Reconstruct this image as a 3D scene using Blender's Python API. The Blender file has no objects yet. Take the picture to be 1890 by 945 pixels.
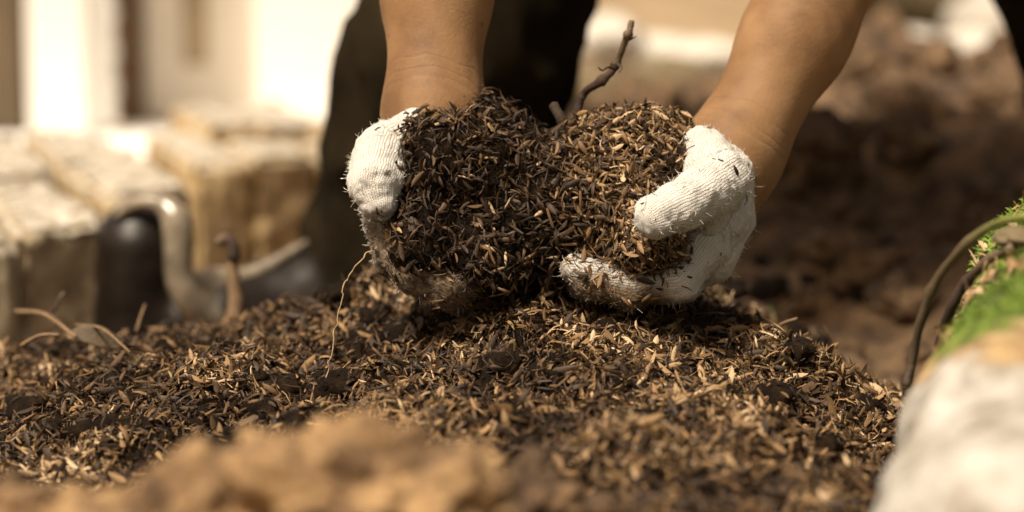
import bpy, bmesh, math, random
import numpy as np
from mathutils import Vector, Matrix, Euler

random.seed(7)
RNG = np.random.default_rng(7)
SC = bpy.context.scene
COL = SC.collection
R = math.radians

# ------------------------------------------------------------------ camera, sky, sun, exposure
CAM = np.array([0.0, -1.4, 0.30]); PITCH = R(8.0); FPX = 4462.0
cam_d = bpy.data.cameras.new('camera'); cam = bpy.data.objects.new('camera', cam_d); COL.objects.link(cam)
cam.location = CAM; cam.rotation_euler = (R(90) - PITCH, 0, 0)
cam_d.sensor_width = 36; cam_d.lens = 85
cam_d.clip_start = 0.05; cam_d.clip_end = 3000
cam_d.dof.use_dof = True; cam_d.dof.focus_distance = 1.378; cam_d.dof.aperture_fstop = 3.7
SC.camera = cam
SUN_EL, SUN_AZ = R(60), R(226)          # azimuth clockwise from +Y: from the left, a little from the camera's side
world = bpy.data.worlds.new('World'); SC.world = world; world.use_nodes = True
wn = world.node_tree; wn.nodes.clear()
wo = wn.nodes.new('ShaderNodeOutputWorld'); wb = wn.nodes.new('ShaderNodeBackground'); ws = wn.nodes.new('ShaderNodeTexSky')
ws.sky_type = 'NISHITA'; ws.sun_disc = False; ws.sun_elevation = SUN_EL; ws.sun_rotation = SUN_AZ
ws.air_density = 1.0; ws.dust_density = 8.0; ws.ozone_density = 0.6
wb.inputs['Strength'].default_value = 0.08
wt = wn.nodes.new('ShaderNodeMix'); wt.data_type = 'RGBA'; wt.blend_type = 'MULTIPLY'; wt.inputs[0].default_value = 1; wt.inputs[7].default_value = (1, .83, .62, 1)   # hazy, warm air
wn.links.new(ws.outputs[0], wt.inputs[6]); wn.links.new(wt.outputs[2], wb.inputs[0]); wn.links.new(wb.outputs[0], wo.inputs[0])
sl = bpy.data.lights.new('sun', 'SUN'); sun = bpy.data.objects.new('sun', sl); COL.objects.link(sun)
sl.energy = 4.3; sl.angle = R(10); sl.color = (1.0, 0.90, 0.75)
sdir = Vector((math.sin(SUN_AZ) * math.cos(SUN_EL), math.cos(SUN_AZ) * math.cos(SUN_EL), math.sin(SUN_EL)))
sun.rotation_euler = sdir.to_track_quat('Z', 'Y').to_euler()
SC.view_settings.view_transform = 'Standard'; SC.view_settings.look = 'None'
SC.view_settings.exposure = 0.52; SC.view_settings.gamma = 1.0

# ------------------------------------------------------------------ helpers
FWD = np.array([0, math.cos(PITCH), -math.sin(PITCH)]); UPV = np.array([0, math.sin(PITCH), math.cos(PITCH)])
def P(px, py, d):
    """a world point seen in direction px,py of the photograph, d metres away"""
    return CAM + d * (FWD + np.array([1, 0, 0]) * (px - 945) / FPX + UPV * (472.5 - py) / FPX)

def hash3(i, j, k, s):
    n = (i * 374761393 + j * 668265263 + k * 1274126177 + s * 974634777) & 0xffffffff
    n = ((n ^ (n >> 13)) * 1274126177) & 0xffffffff
    n = ((n ^ (n >> 16)) * 2246822519) & 0xffffffff
    return ((n ^ (n >> 15)) & 0xffffff) / float(0xffffff)
def vnoise(p, scale, seed=0):
    """value noise -1..1"""
    q = np.asarray(p) * scale; f = np.floor(q); t = q - f; f = f.astype(np.int64); t = t * t * (3 - 2 * t)
    r = 0
    for a in (0, 1):
        for b in (0, 1):
            for c in (0, 1):
                w = (t[:, 0] if a else 1 - t[:, 0]) * (t[:, 1] if b else 1 - t[:, 1]) * (t[:, 2] if c else 1 - t[:, 2])
                r = r + w * hash3(f[:, 0] + a, f[:, 1] + b, f[:, 2] + c, seed)
    return r * 2 - 1
def fbm(p, scale, octs=3, seed=0, gain=0.5):
    r = 0; a = 1.0; tot = 0
    for o in range(octs):
        r = r + a * vnoise(p, scale * 2 ** o, seed + o * 17); tot += a; a *= gain
    return r / tot

def link(name, me, mat=None, parent=None):
    o = bpy.data.objects.new(name, me); COL.objects.link(o)
    if mat is not None and len(me.materials) == 0: me.materials.append(mat)
    if parent is not None: o.parent = parent
    return o
def mesh(name, V, F, smooth=True, attrs=None):
    me = bpy.data.meshes.new(name)
    V = np.asarray(V, dtype=np.float64)
    if isinstance(F, np.ndarray):
        n, k = F.shape
        me.vertices.add(len(V)); me.vertices.foreach_set('co', V.ravel())
        me.loops.add(n * k); me.loops.foreach_set('vertex_index', F.ravel().astype(np.int32))
        me.polygons.add(n); me.polygons.foreach_set('loop_start', (np.arange(n) * k).astype(np.int32))
        me.update(calc_edges=True); me.validate()
    else:
        me.from_pydata(V.tolist(), [], F)
    if attrs:
        for k_, a in attrs.items():
            at = me.attributes.new(k_, 'FLOAT', 'POINT'); at.data.foreach_set('value', np.asarray(a, dtype=np.float32))
    if smooth: me.polygons.foreach_set('use_smooth', np.ones(len(me.polygons), dtype=bool))
    me.update(); return me
def thing(o, label=None, cat=None, group=None, kind=None):
    if label: o['label'] = label
    if cat: o['category'] = cat
    if group: o['group'] = group
    if kind: o['kind'] = kind
    return o
def empty(name, loc=(0, 0, 0)):
    o = bpy.data.objects.new(name, None); COL.objects.link(o); o.location = Vector(loc); o.empty_display_size = .05; return o
def adopt(child, parent):
    """parent a mesh built in world coordinates"""
    child.parent = parent; child.matrix_parent_inverse = Matrix.Translation(-Vector(parent.location)); return child

# --- signed distance shapes meshed with surface nets
def round_cone(Q, a, b, ra, rb):
    a = np.asarray(a, float); b = np.asarray(b, float); ab = b - a; L2 = max(ab @ ab, 1e-12)
    t = np.clip(((Q - a) @ ab) / L2, 0, 1)
    return np.sqrt((((Q - a) - t[:, None] * ab) ** 2).sum(1)) - (ra + (rb - ra) * t)
def smin(a, b, k):
    h = np.clip(.5 + .5 * (b - a) / k, 0, 1)
    return b * (1 - h) + a * h - k * h * (1 - h)
def ellipsoid(Q, c, r):
    q = (Q - np.asarray(c)) / np.asarray(r); l = np.sqrt((q ** 2).sum(1)) + 1e-9
    return (l - 1) * min(r)
def chain(Q, pts, k=None):
    """pts: list of (point, radius)"""
    d = None
    for (a, ra), (b, rb) in zip(pts[:-1], pts[1:]):
        e = round_cone(Q, a, b, ra, rb)
        d = e if d is None else (np.minimum(d, e) if not k else smin(d, e, k))
    return d
def nets(fn, lo, hi, h):
    lo = np.asarray(lo, float); n = np.ceil((np.asarray(hi) - lo) / h).astype(int) + 1
    ax = [lo[i] + h * np.arange(n[i]) for i in range(3)]
    G = np.empty(tuple(n), np.float32)
    YY, ZZ = np.meshgrid(ax[1], ax[2], indexing='ij')
    step = max(1, int(400000 / (n[1] * n[2])))
    for i in range(0, n[0], step):
        xs = ax[0][i:i + step]; m = len(xs)
        Q = np.empty((m, n[1], n[2], 3)); Q[..., 0] = xs[:, None, None]; Q[..., 1] = YY; Q[..., 2] = ZZ
        G[i:i + m] = fn(Q.reshape(-1, 3)).reshape(m, n[1], n[2])
    S = G < 0
    cs = tuple(x - 1 for x in n)
    acc = np.zeros(cs + (3,), np.float32); cnt = np.zeros(cs, np.float32)
    for axis in range(3):
        o = [b for b in range(3) if b != axis]
        for da in (0, 1):
            for db in (0, 1):
                s0 = [slice(0, cs[b]) for b in range(3)]
                s0[o[0]] = slice(da, da + cs[o[0]]); s0[o[1]] = slice(db, db + cs[o[1]])
                s1 = list(s0); s1[axis] = slice(1, 1 + cs[axis])
                A = G[tuple(s0)]; B = G[tuple(s1)]; cr = S[tuple(s0)] != S[tuple(s1)]
                t = np.where(cr, A / np.where(np.abs(A - B) < 1e-12, 1, A - B), 0)
                acc[..., axis] += np.where(cr, t, 0); acc[..., o[0]] += cr * da; acc[..., o[1]] += cr * db; cnt += cr
    act = cnt > 0; idx = -np.ones(cs, np.int64); idx[act] = np.arange(act.sum())
    ijk = np.argwhere(act); V = lo + h * (ijk + acc[act] / cnt[act][:, None])
    F = []
    for axis in range(3):
        o = [(axis + 1) % 3, (axis + 2) % 3]
        s0 = [slice(0, None)] * 3; s1 = [slice(0, None)] * 3
        s0[axis] = slice(0, n[axis] - 1); s1[axis] = slice(1, n[axis])
        a = S[tuple(s0)]; b = S[tuple(s1)]; E = np.argwhere(a != b)
        ok = (E[:, o[0]] > 0) & (E[:, o[1]] > 0) & (E[:, o[0]] < n[o[0]] - 1) & (E[:, o[1]] < n[o[1]] - 1); E = E[ok]
        inside = S[E[:, 0], E[:, 1], E[:, 2]]
        def cid(d0, d1):
            e = E.copy(); e[:, o[0]] -= d0; e[:, o[1]] -= d1; return idx[e[:, 0], e[:, 1], e[:, 2]]
        q = np.stack([cid(1, 1), cid(0, 1), cid(0, 0), cid(1, 0)], 1)
        q[~inside] = q[~inside][:, ::-1]; F.append(q)
    return V, np.concatenate(F)
def vnormals(V, F):
    n = np.zeros_like(V); a, b, c = V[F[:, 0]], V[F[:, 1]], V[F[:, 2]]
    fn = np.cross(b - a, c - a)
    if F.shape[1] == 4: fn = np.cross(V[F[:, 2]] - a, V[F[:, 3]] - b)
    for k in range(F.shape[1]): np.add.at(n, F[:, k], fn)
    return n / (np.linalg.norm(n, axis=1)[:, None] + 1e-12)

def catmull(pts, per=6):
    pts = [np.asarray(p, float) for p in pts]; Q = [2 * pts[0] - pts[1]] + pts + [2 * pts[-1] - pts[-2]]; out = []
    for i in range(1, len(Q) - 2):
        for s in range(per):
            t = s / per; a, b, c, d = Q[i - 1], Q[i], Q[i + 1], Q[i + 2]
            out.append(.5 * ((2 * b) + (-a + c) * t + (2 * a - 5 * b + 4 * c - d) * t * t + (-a + 3 * b - 3 * c + d) * t ** 3))
    out.append(pts[-1]); return np.array(out)
def tube_vf(C, rad, sides=8, rough=0., cap=True, base=0):
    C = np.asarray(C); m = len(C); T = np.gradient(C, axis=0); T /= np.linalg.norm(T, axis=1)[:, None] + 1e-12
    ref = np.array([.3, .2, .93]); N = np.cross(T, ref); N /= np.linalg.norm(N, axis=1)[:, None] + 1e-9; B = np.cross(T, N)
    rad = np.broadcast_to(rad, (m,)); V = []
    for i in range(m):
        for s in range(sides):
            a = 2 * math.pi * s / sides; r = rad[i] * (1 + (rough * (random.random() * 2 - 1) if rough else 0))
            V.append(C[i] + r * (math.cos(a) * N[i] + math.sin(a) * B[i]))
    F = [[base + i * sides + s, base + i * sides + (s + 1) % sides, base + (i + 1) * sides + (s + 1) % sides, base + (i + 1) * sides + s] for i in range(m - 1) for s in range(sides)]
    if cap: F.append([base + s for s in range(sides)][::-1]); F.append([base + (m - 1) * sides + s for s in range(sides)])
    return V, F
def tube(name, pts, r0, r1, mat, parent=None, sides=8, per=6, rough=.12, knots=()):
    C = catmull(pts, per); m = len(C); t = np.linspace(0, 1, m); rad = r0 + (r1 - r0) * t
    for (kt, kr) in knots: rad = rad + kr * np.exp(-((t - kt) / .03) ** 2)
    V, F = tube_vf(C, rad, sides, rough)
    me = mesh(name, V, F, attrs={'along': np.repeat(t, sides)}); o = link(name, me, mat)
    if parent: adopt(o, parent)
    return o

# ------------------------------------------------------------------ materials
class NT:
    def __init__(s, name):
        s.m = bpy.data.materials.new(name); s.m.use_nodes = True; s.t = s.m.node_tree; s.t.nodes.clear()
        s.out = s.t.nodes.new('ShaderNodeOutputMaterial'); s.b = s.t.nodes.new('ShaderNodeBsdfPrincipled'); s.l(s.b.outputs[0], s.out.inputs[0])
        s.tc = None
    def l(s, a, b): s.t.links.new(a, b)
    def n(s, typ, **kw):
        x = s.t.nodes.new(typ)
        for k, v in kw.items(): setattr(x, k, v)
        return x
    def co(s):
        if s.tc is None: s.tc = s.n('ShaderNodeTexCoord')
        return s.tc.outputs['Object']
    def noise(s, scale, detail=4, rough=.6, vec=None, dist=0.):
        x = s.n('ShaderNodeTexNoise'); x.inputs['Scale'].default_value = scale; x.inputs['Detail'].default_value = detail
        x.inputs['Roughness'].default_value = rough; x.inputs['Distortion'].default_value = dist
        s.l(vec if vec is not None else s.co(), x.inputs['Vector']); return x.outputs['Fac']
    def ramp(s, fac, stops):
        x = s.n('ShaderNodeValToRGB'); e = x.color_ramp.elements
        while len(e) < len(stops): e.new(.5)
        for el, (p, c) in zip(e, stops): el.position = p; el.color = (c[0], c[1], c[2], 1) if hasattr(c, '__len__') else (c, c, c, 1)
        s.l(fac, x.inputs[0]); return x.outputs[0]
    def mix(s, fac, a, b, mode='MIX'):
        x = s.n('ShaderNodeMix', data_type='RGBA', blend_type=mode)
        for sock, v in ((x.inputs[0], fac), (x.inputs[6], a), (x.inputs[7], b)):
            if hasattr(v, 'is_linked'): s.l(v, sock)
            elif hasattr(v, '__len__'): sock.default_value = (v[0], v[1], v[2], 1)
            else: sock.default_value = v
        return x.outputs[2]
    def math(s, op, a, b=None, c=None, clamp=False):
        x = s.n('ShaderNodeMath', operation=op, use_clamp=clamp)
        for i, v in enumerate((a, b, c)):
            if v is None: continue
            if hasattr(v, 'is_linked'): s.l(v, x.inputs[i])
            else: x.inputs[i].default_value = v
        return x.outputs[0]
    def attr(s, name): x = s.n('ShaderNodeAttribute', attribute_name=name); return x.outputs['Fac']
    def bump(s, h, strength=.5, dist=.002, prev=None):
        x = s.n('ShaderNodeBump'); x.inputs['Strength'].default_value = strength; x.inputs['Distance'].default_value = dist
        s.l(h, x.inputs['Height'])
        if prev is not None: s.l(prev, x.inputs['Normal'])
        s.l(x.outputs[0], s.b.inputs['Normal']); return x.outputs[0]
    def set(s, color=None, rough=None, **kw):
        for nm, v in (('Base Color', color), ('Roughness', rough)):
            if v is None: continue
            if hasattr(v, 'is_linked'): s.l(v, s.b.inputs[nm])
            elif hasattr(v, '__len__'): s.b.inputs[nm].default_value = (v[0], v[1], v[2], 1)
            else: s.b.inputs[nm].default_value = v
        for k, v in kw.items(): s.b.inputs[k].default_value = v
        return s.m

def m_soil():
    s = NT('dark_moist_soil')
    a = s.noise(90, 6, .7); c = s.ramp(a, [(.3, (.0045, .0024, .001)), (.52, (.013, .007, .0028)), (.7, (.038, .0205, .0085)), (.85, (.09, .052, .022))])
    m = s.set(c, .85, **{'Specular IOR Level': .15}); n1 = s.bump(s.noise(260, 6, .75), .9, .004); return m
def m_flake():
    s = NT('husk_flake')
    t = s.attr('tone')
    c = s.ramp(t, [(0., (.012, .0062, .0026)), (.25, (.05, .027, .011)), (.5, (.19, .108, .043)), (.75, (.41, .255, .115)), (1., (.68, .5, .3))])
    g = s.noise(900, 3, .6); c = s.mix(s.math('MULTIPLY', g, .6), c, (.03, .016, .008))
    s.bump(s.noise(1500, 2, .5), .4, .0006); return s.set(c, .62, **{'Specular IOR Level': .35})
def m_far_soil():
    s = NT('brown_earth')
    a = s.noise(12, 6, .7); b = s.noise(60, 4, .7)
    c = s.ramp(a, [(.42, (.016, .0095, .005)), (.5, (.11, .066, .031)), (.6, (.27, .17, .085))])
    c = s.mix(.45, c, s.ramp(b, [(.35, (.02, .012, .006)), (.65, (.2, .115, .06))]))
    s.bump(b, .8, .01); return s.set(c, .9)
def m_ground():
    s = NT('olive_brown_ground')
    a = s.noise(3, 6, .6); c = s.ramp(a, [(.3, (.14, .1, .055)), (.5, (.26, .18, .1)), (.7, (.4, .3, .18))])
    s.bump(s.noise(30, 4), .5, .01); return s.set(c, .95)
def m_clay(dark=.5):
    s = NT('ochre_clay' if dark < .6 else 'dark_clay')
    a = s.noise(48, 6, .75); b = s.noise(160, 4, .7)
    c = s.ramp(a, [(dark - .12, (.06, .034, .016)), (dark + .0, (.17, .1, .045)), (dark + .12, (.36, .23, .105)), (.92, (.48, .33, .17))])
    c = s.mix(s.ramp(b, [(.45, 0), (.62, .35)]), c, (.1, .055, .025))
    s.bump(b, .7, .003); return s.set(c, .85)
def m_skin():
    s = NT('brown_skin')
    a = s.noise(22, 4, .55); c = s.ramp(a, [(.32, (.14, .075, .035)), (.5, (.22, .124, .058)), (.7, (.28, .165, .083))])
    sp = s.n('ShaderNodeTexVoronoi'); sp.inputs['Scale'].default_value = 34; s.l(s.co(), sp.inputs['Vector'])
    c = s.mix(s.ramp(sp.outputs['Distance'], [(.035, .75), (.055, 0)]), c, (.05, .02, .01))
    t = s.attr('wrist'); w = s.noise(18, 2, .5)
    tt = s.math('ADD', t, s.math('MULTIPLY', s.math('SUBTRACT', w, .5), .03))
    cr = None
    for off, wd in ((.010, .0011), (.0165, .0009), (.026, .0008)):
        g = s.math('SUBTRACT', 1, s.math('MINIMUM', s.math('DIVIDE', s.math('ABSOLUTE', s.math('SUBTRACT', tt, off)), wd * 2), 1))
        cr = g if cr is None else s.math('ADD', cr, g)
    h = s.math('ADD', s.math('MULTIPLY', cr, -.22), s.math('MULTIPLY', s.noise(520, 4, .7), .35))
    s.bump(h, .7, .0016)
    m = s.set(c, 6e-1, **{'Specular IOR Level': .22, 'Subsurface Weight': .08, 'Subsurface Scale': .006}); s.b.inputs['Subsurface Radius'].default_value = (1, .35, .15); return m
def m_knit():
    s = NT('white_knitted_cotton')
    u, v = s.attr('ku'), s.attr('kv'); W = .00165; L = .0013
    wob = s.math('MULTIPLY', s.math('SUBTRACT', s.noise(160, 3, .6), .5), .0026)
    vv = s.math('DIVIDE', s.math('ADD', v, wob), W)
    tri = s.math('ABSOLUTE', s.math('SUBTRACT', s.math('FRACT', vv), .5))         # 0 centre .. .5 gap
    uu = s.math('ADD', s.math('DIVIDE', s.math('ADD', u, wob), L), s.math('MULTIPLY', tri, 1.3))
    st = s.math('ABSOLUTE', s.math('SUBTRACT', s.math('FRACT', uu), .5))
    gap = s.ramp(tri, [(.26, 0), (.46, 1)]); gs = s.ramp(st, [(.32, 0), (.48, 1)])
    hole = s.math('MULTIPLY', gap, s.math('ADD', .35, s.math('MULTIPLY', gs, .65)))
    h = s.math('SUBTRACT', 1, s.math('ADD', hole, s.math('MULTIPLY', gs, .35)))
    h = s.math('ADD', h, s.math('MULTIPLY', s.noise(1100, 3, .7), .9))
    s.bump(h, .9, .0014)
    d = s.attr('dirt'); n1 = s.noise(70, 5, .7); n2 = s.noise(420, 3, .6)
    dd = s.math('ADD', d, s.math('MULTIPLY', s.math('SUBTRACT', n1, .5), 1.1))
    dm = s.ramp(dd, [(.3, 0), (.85, 1)])
    base = s.mix(s.math('MULTIPLY', hole, .8), (.8, .775, .72), (.28, .24, .19))  # stitch gaps coloured darker, standing in for the shade inside them
    sp = s.ramp(n2, [(.66, 0), (.74, .8)])
    base = s.mix(s.math('MULTIPLY', sp, s.math('ADD', .25, d)), base, (.07, .04, .022))
    c = s.mix(dm, base, s.ramp(n2, [(.35, (.06, .038, .02)), (.7, (.26, .18, .1))]))
    return s.set(c, .95, **{'Specular IOR Level': .1, 'Sheen Weight': .25})
def m_plain(name, col, rough=.8, var=.25, scale=30, bump=.4, bd=.003, **kw):
    s = NT(name); a = s.noise(scale, 5, .6)
    lo = tuple(x * (1 - var) for x in col); hi = tuple(min(1, x * (1 + var)) for x in col)
    c = s.ramp(a, [(.32, lo), (.68, hi)]); s.bump(s.noise(scale * 4, 4), bump, bd); return s.set(c, rough, **kw)
def m_block():
    s = NT('weathered_block')
    a = s.noise(16, 6, .65); st = s.n('ShaderNodeMapping'); st.inputs['Scale'].default_value = (40, 40, 5); s.l(s.co(), st.inputs[0])
    v = s.noise(1, 4, .6, st.outputs[0])
    c = s.ramp(a, [(.28, (.2, .13, .065)), (.48, (.52, .37, .18)), (.7, (.66, .5, .28))]); c = s.mix(s.ramp(v, [(.4, 0), (.7, .6)]), c, (.13, .09, .055))
    g = s.attr('grey'); c = s.mix(s.math('MULTIPLY', g, .8), c, s.ramp(a, [(.3, (.2, .165, .115)), (.65, (.46, .4, .3))]))
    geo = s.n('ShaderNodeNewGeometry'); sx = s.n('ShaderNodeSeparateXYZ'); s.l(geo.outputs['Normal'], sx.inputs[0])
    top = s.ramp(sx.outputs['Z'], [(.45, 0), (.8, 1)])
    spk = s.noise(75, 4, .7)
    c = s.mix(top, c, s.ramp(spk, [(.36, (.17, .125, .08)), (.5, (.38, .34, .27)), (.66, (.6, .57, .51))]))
    s.bump(s.noise(120, 5, .7), .8, .004); return s.set(c, .9)
def m_rock():
    s = NT('pale_rock')
    a = s.noise(30, 6, .6); w = s.ramp(a, [(.36, (.18, .15, .11)), (.5, (.31, .29, .255)), (.62, (.43, .415, .385))])
    b = s.attr('band'); nb = s.math('ADD', b, s.math('MULTIPLY', s.math('SUBTRACT', s.noise(28, 4, .6), .5), .6))
    och = s.ramp(s.noise(80, 4), [(.3, (.13, .08, .04)), (.6, (.36, .25, .12)), (.8, (.5, .4, .26))])
    mos = s.ramp(s.noise(60, 5, .7), [(.3, (.04, .055, .008)), (.55, (.1, .15, .014)), (.8, (.2, .26, .05))])
    c = s.mix(s.ramp(nb, [(.38, 0), (.46, 1)]), w, och); c = s.mix(s.ramp(nb, [(.57, 0), (.64, 1)]), c, mos)
    s.bump(s.noise(140, 5, .7), .7, .003); return s.set(c, .9)
def m_bark():
    s = NT('twig_bark'); t = s.attr('along')
    c = s.ramp(t, [(0, (.028, .014, .008)), (.55, (.05, .026, .014)), (.68, (.12, .08, .045)), (1, (.2, .15, .095))])
    c = s.mix(s.ramp(s.noise(500, 4, .7), [(.4, 0), (.7, .7)]), c, (.025, .013, .008)); s.bump(s.noise(700, 4), .8, .001); return s.set(c, .85)
def m_vine():
    s = NT('creeper_stem'); t = s.attr('along')
    c = s.ramp(t, [(0, (.05, .032, .018)), (.6, (.1, .07, .035)), (.85, (.14, .16, .03)), (1, (.28, .33, .08))])
    s.bump(s.noise(500, 4), .6, .001); return s.set(c, .7)
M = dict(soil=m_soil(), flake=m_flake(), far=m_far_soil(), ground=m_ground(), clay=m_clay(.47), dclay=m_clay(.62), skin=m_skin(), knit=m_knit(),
         block=m_block(), rock=m_rock(), bark=m_bark(), vine=m_vine(),
         trousers=m_plain('dark_trouser_cloth', (.013, .0095, .005), 1.0, .6, 14, .6, .003, **{'Specular IOR Level': .04}), shirt=m_plain('dark_shirt_cloth', (.03, .026, .022), .9),
         hair=m_plain('black_hair', (.012, .009, .007), .5), rubber=m_plain('black_rubber', (.011, .0075, .005), .42, .3, 20, .3, .003, **{'Specular IOR Level': .3}),
         rim=m_plain('pale_grey_rubber', (.2, .165, .12), .25, .5, 26, .25, .003, **{'Specular IOR Level': .9}),
         paint=m_plain('white_paint', (.83, .81, .76), .7, .04, 3, .1), render_=m_plain('greige_render', (.72, .66, .57), .85, .12, 1.6, .2),
         brown=m_plain('brown_timber', (.1, .07, .04), .8, .25, 8), brick=m_plain('dark_brick', (.13, .075, .04), .9, .3, 12),
         mortar=m_plain('grey_mortar', (.2, .17, .13), .95), stone=m_plain('pale_stone', (.55, .52, .46), .9, .2, 9),
         olive=m_plain('olive_earth_stone', (.13, .1, .055), .95, .3, 9), roof=m_plain('grey_roof', (.25, .22, .2), .8),
         root=m_plain('pale_root', (.34, .23, .12), .7), leaf=m_plain('dry_leaf', (.08, .055, .028), .7, .35, 90), green=m_plain('fresh_leaf', (.05, .09, .015), .6),
         dbark=m_plain('dark_bark', (.03, .017, .009), .9, .4, 200), straw=m_plain('straw', (.17, .105, .052), .7, .3, 200), wool=m_plain('cotton_fibre', (.7, .67, .6), .95, .1))

M['smudge'] = m_plain('plain_beige', (.36, .28, .18), .9, .2, 6)
# ------------------------------------------------------------------ flakes
def flake_shape(L, W, bend, cup, kind):
    """curved husk shell with thickness; vertices in local x (length), y (width), z"""
    xs = np.array([-.5, -.25, .05, .32, .5]) * L; w = (np.array([.12, .85, 1., .7, .05]) if kind else np.array([.6, .8, .7, .9, .35])) * W / 2
    V = []
    for x, ww in zip(xs, w):
        z = -bend * (x / L * 2) ** 2 * L
        for s in (-1, 0, 1): V.append((x, s * ww, z + cup * W * (1 - abs(s)) * (ww / W * 2)))
    F = []
    for i in range(4):
        for s in range(2):
            a = i * 3 + s; F += [(a, a + 1, a + 4), (a, a + 4, a + 3)]
    return np.array(V), np.array(F)
def rot_frames(N, rng, tilt):
    n = len(N); r = rng.normal(size=(n, 3)); T = r - (r * N).sum(1)[:, None] * N; T /= np.linalg.norm(T, axis=1)[:, None] + 1e-9
    Z = N + rng.normal(size=(n, 3)) * tilt; Z /= np.linalg.norm(Z, axis=1)[:, None]
    T = T - (T * Z).sum(1)[:, None] * Z; T /= np.linalg.norm(T, axis=1)[:, None] + 1e-9
    return T, np.cross(Z, T), Z
BARK = [flake_shape(1, .45, .05, .15, 0), flake_shape(1, .34, .12, .25, 0), flake_shape(1, .6, -.04, .12, 0)]
PROTO = [flake_shape(1, .26, .12, .35, 1), flake_shape(1, .19, .28, .3, 1), flake_shape(1, .16, .06, .25, 0), flake_shape(1.1, .14, .15, .3, 0), flake_shape(1, .3, -.1, .4, 1), flake_shape(1, .1, .2, .2, 0), flake_shape(1.25, .05, .35, .1, 0), flake_shape(1.2, .08, -.2, .3, 1)]
def scatter(name, pts, N, mat, rng, lmin, lmax, tone, lift=.0012, tilt=.35, parent=None, protos=None):
    PR = protos or PROTO
    n = len(pts); T, B, Z = rot_frames(N, rng, tilt); L = lmin + (lmax - lmin) * rng.random(n) ** 1.4; k = rng.integers(0, len(PR), n)
    Vs, Fs, At = [], [], []; base = 0
    for j, (v, f) in enumerate(PR):
        s = np.where(k == j)[0]
        if not len(s): continue
        W = v[None, :, :] * L[s][:, None, None]
        X = W[..., 0:1] * T[s][:, None] + W[..., 1:2] * B[s][:, None] + W[..., 2:3] * Z[s][:, None] + (pts[s] + N[s] * (lift * rng.random(len(s)) * 2)[:, None])[:, None]
        m = len(v); Vs.append(X.reshape(-1, 3)); Fs.append((f[None] + base + (np.arange(len(s)) * m)[:, None, None]).reshape(-1, 3))
        At.append(np.repeat(tone[s], m)); base += len(s) * m
    me = mesh(name, np.concatenate(Vs), np.concatenate(Fs), True, {'tone': np.concatenate(At)})
    o = link(name, me, mat); o['kind'] = 'stuff'
    if parent: adopt(o, parent)
    return o
FL_ME = []
for i in range(14):
    v, f = flake_shape(1, random.choice([.16, .2, .23, .13]), random.uniform(-.1, .3), random.uniform(.2, .45), i % 3 != 2)
    v2 = v - np.array([0, 0, .03]); nn = len(v); V = np.concatenate([v, v2]); Fl = [list(x) for x in f] + [[a + nn for a in x[::-1]] for x in f]
    rim = [0, 3, 6, 9, 12, 13, 14, 11, 8, 5, 2, 1]
    for a, b in zip(rim, rim[1:] + rim[:1]): Fl.append([a, b, b + nn, a + nn])
    me = mesh('husk_flake', V, Fl, True, {'tone': np.full(2 * nn, .5 + .5 * (i / 13))}); me.materials.append(M['flake']); FL_ME.append(me)
def place_flakes(pts, N, rng, parent, lmin, lmax, name='husk_flake'):
    T, B, Z = rot_frames(N, rng, .3)
    for i in range(len(pts)):
        o = bpy.data.objects.new(name, FL_ME[int(rng.integers(0, len(FL_ME)))]); COL.objects.link(o)
        L = lmin + (lmax - lmin) * rng.random(); m = Matrix((T[i], B[i], Z[i])).transposed() * L; m = m.to_4x4(); m.translation = Vector(pts[i] + N[i] * .0018)
        o.parent = parent; o.matrix_parent_inverse = Matrix.Translation(-Vector(parent.location)); o.matrix_basis = m
def sample(V, F, n, rng, weight=None):
    T = np.concatenate([F[:, [0, 1, 2]], F[:, [0, 2, 3]]]) if F.shape[1] == 4 else F
    a, b, c = V[T[:, 0]], V[T[:, 1]], V[T[:, 2]]; cr = np.cross(b - a, c - a); ar = np.linalg.norm(cr, axis=1); nn = cr / (ar[:, None] + 1e-12)
    w = ar.copy()
    if weight is not None: w = w * weight((a + b + c) / 3, nn)
    i = rng.choice(len(T), n, p=w / w.sum()); u = rng.random((n, 2)); fl = u.sum(1) > 1; u[fl] = 1 - u[fl]
    return a[i] + u[:, :1] * (b[i] - a[i]) + u[:, 1:] * (c[i] - a[i]), nn[i]
def facing(c, n):
    d = CAM - c; d /= np.linalg.norm(d, axis=1)[:, None]; return np.clip((n * d).sum(1) * 1.2 + .35, .02, 1)

CL = []
def dress(parent, seed, per=70, fl=14):
    rg = np.random.default_rng(seed)
    a, b = [], []
    for V, F in CL:
        p, n = sample(V, F, per, rg, facing); a.append((p, n)); p, n = sample(V, F, fl, rg, facing); b.append((p, n))
    p = np.concatenate([x[0] for x in a]); n = np.concatenate([x[1] for x in a]); scatter('soil_crumbs', p, n, M['soil'], rg, .0015, .0045, rg.random(len(p)) * .2, .0012, .8, parent)
    p = np.concatenate([x[0] for x in b]); n = np.concatenate([x[1] for x in b]); scatter('husk_litter', p, n, M['flake'], rg, .004, .011, rg.random(len(p)) * .6, .001, .4, parent); CL.clear()
def clod_vf(center, r, seed, rough=.28, res=4, scale=None):
    bm = bmesh.new(); bmesh.ops.create_icosphere(bm, subdivisions=res, radius=1)
    V = np.array([v.co[:] for v in bm.verts]); F = np.array([[x.index for x in f.verts] for f in bm.faces]); bm.free()
    off = np.array([seed * 3.1, seed * 1.7, seed * 2.3]); d = 1 + rough * fbm(V + off, 1.6, 2, seed) + rough * .45 * fbm(V + off, 6, 3, seed + 5)
    V = V * d[:, None] * np.asarray(r if hasattr(r, '__len__') else (r, r, r)) + np.asarray(center)
    return V, F
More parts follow.
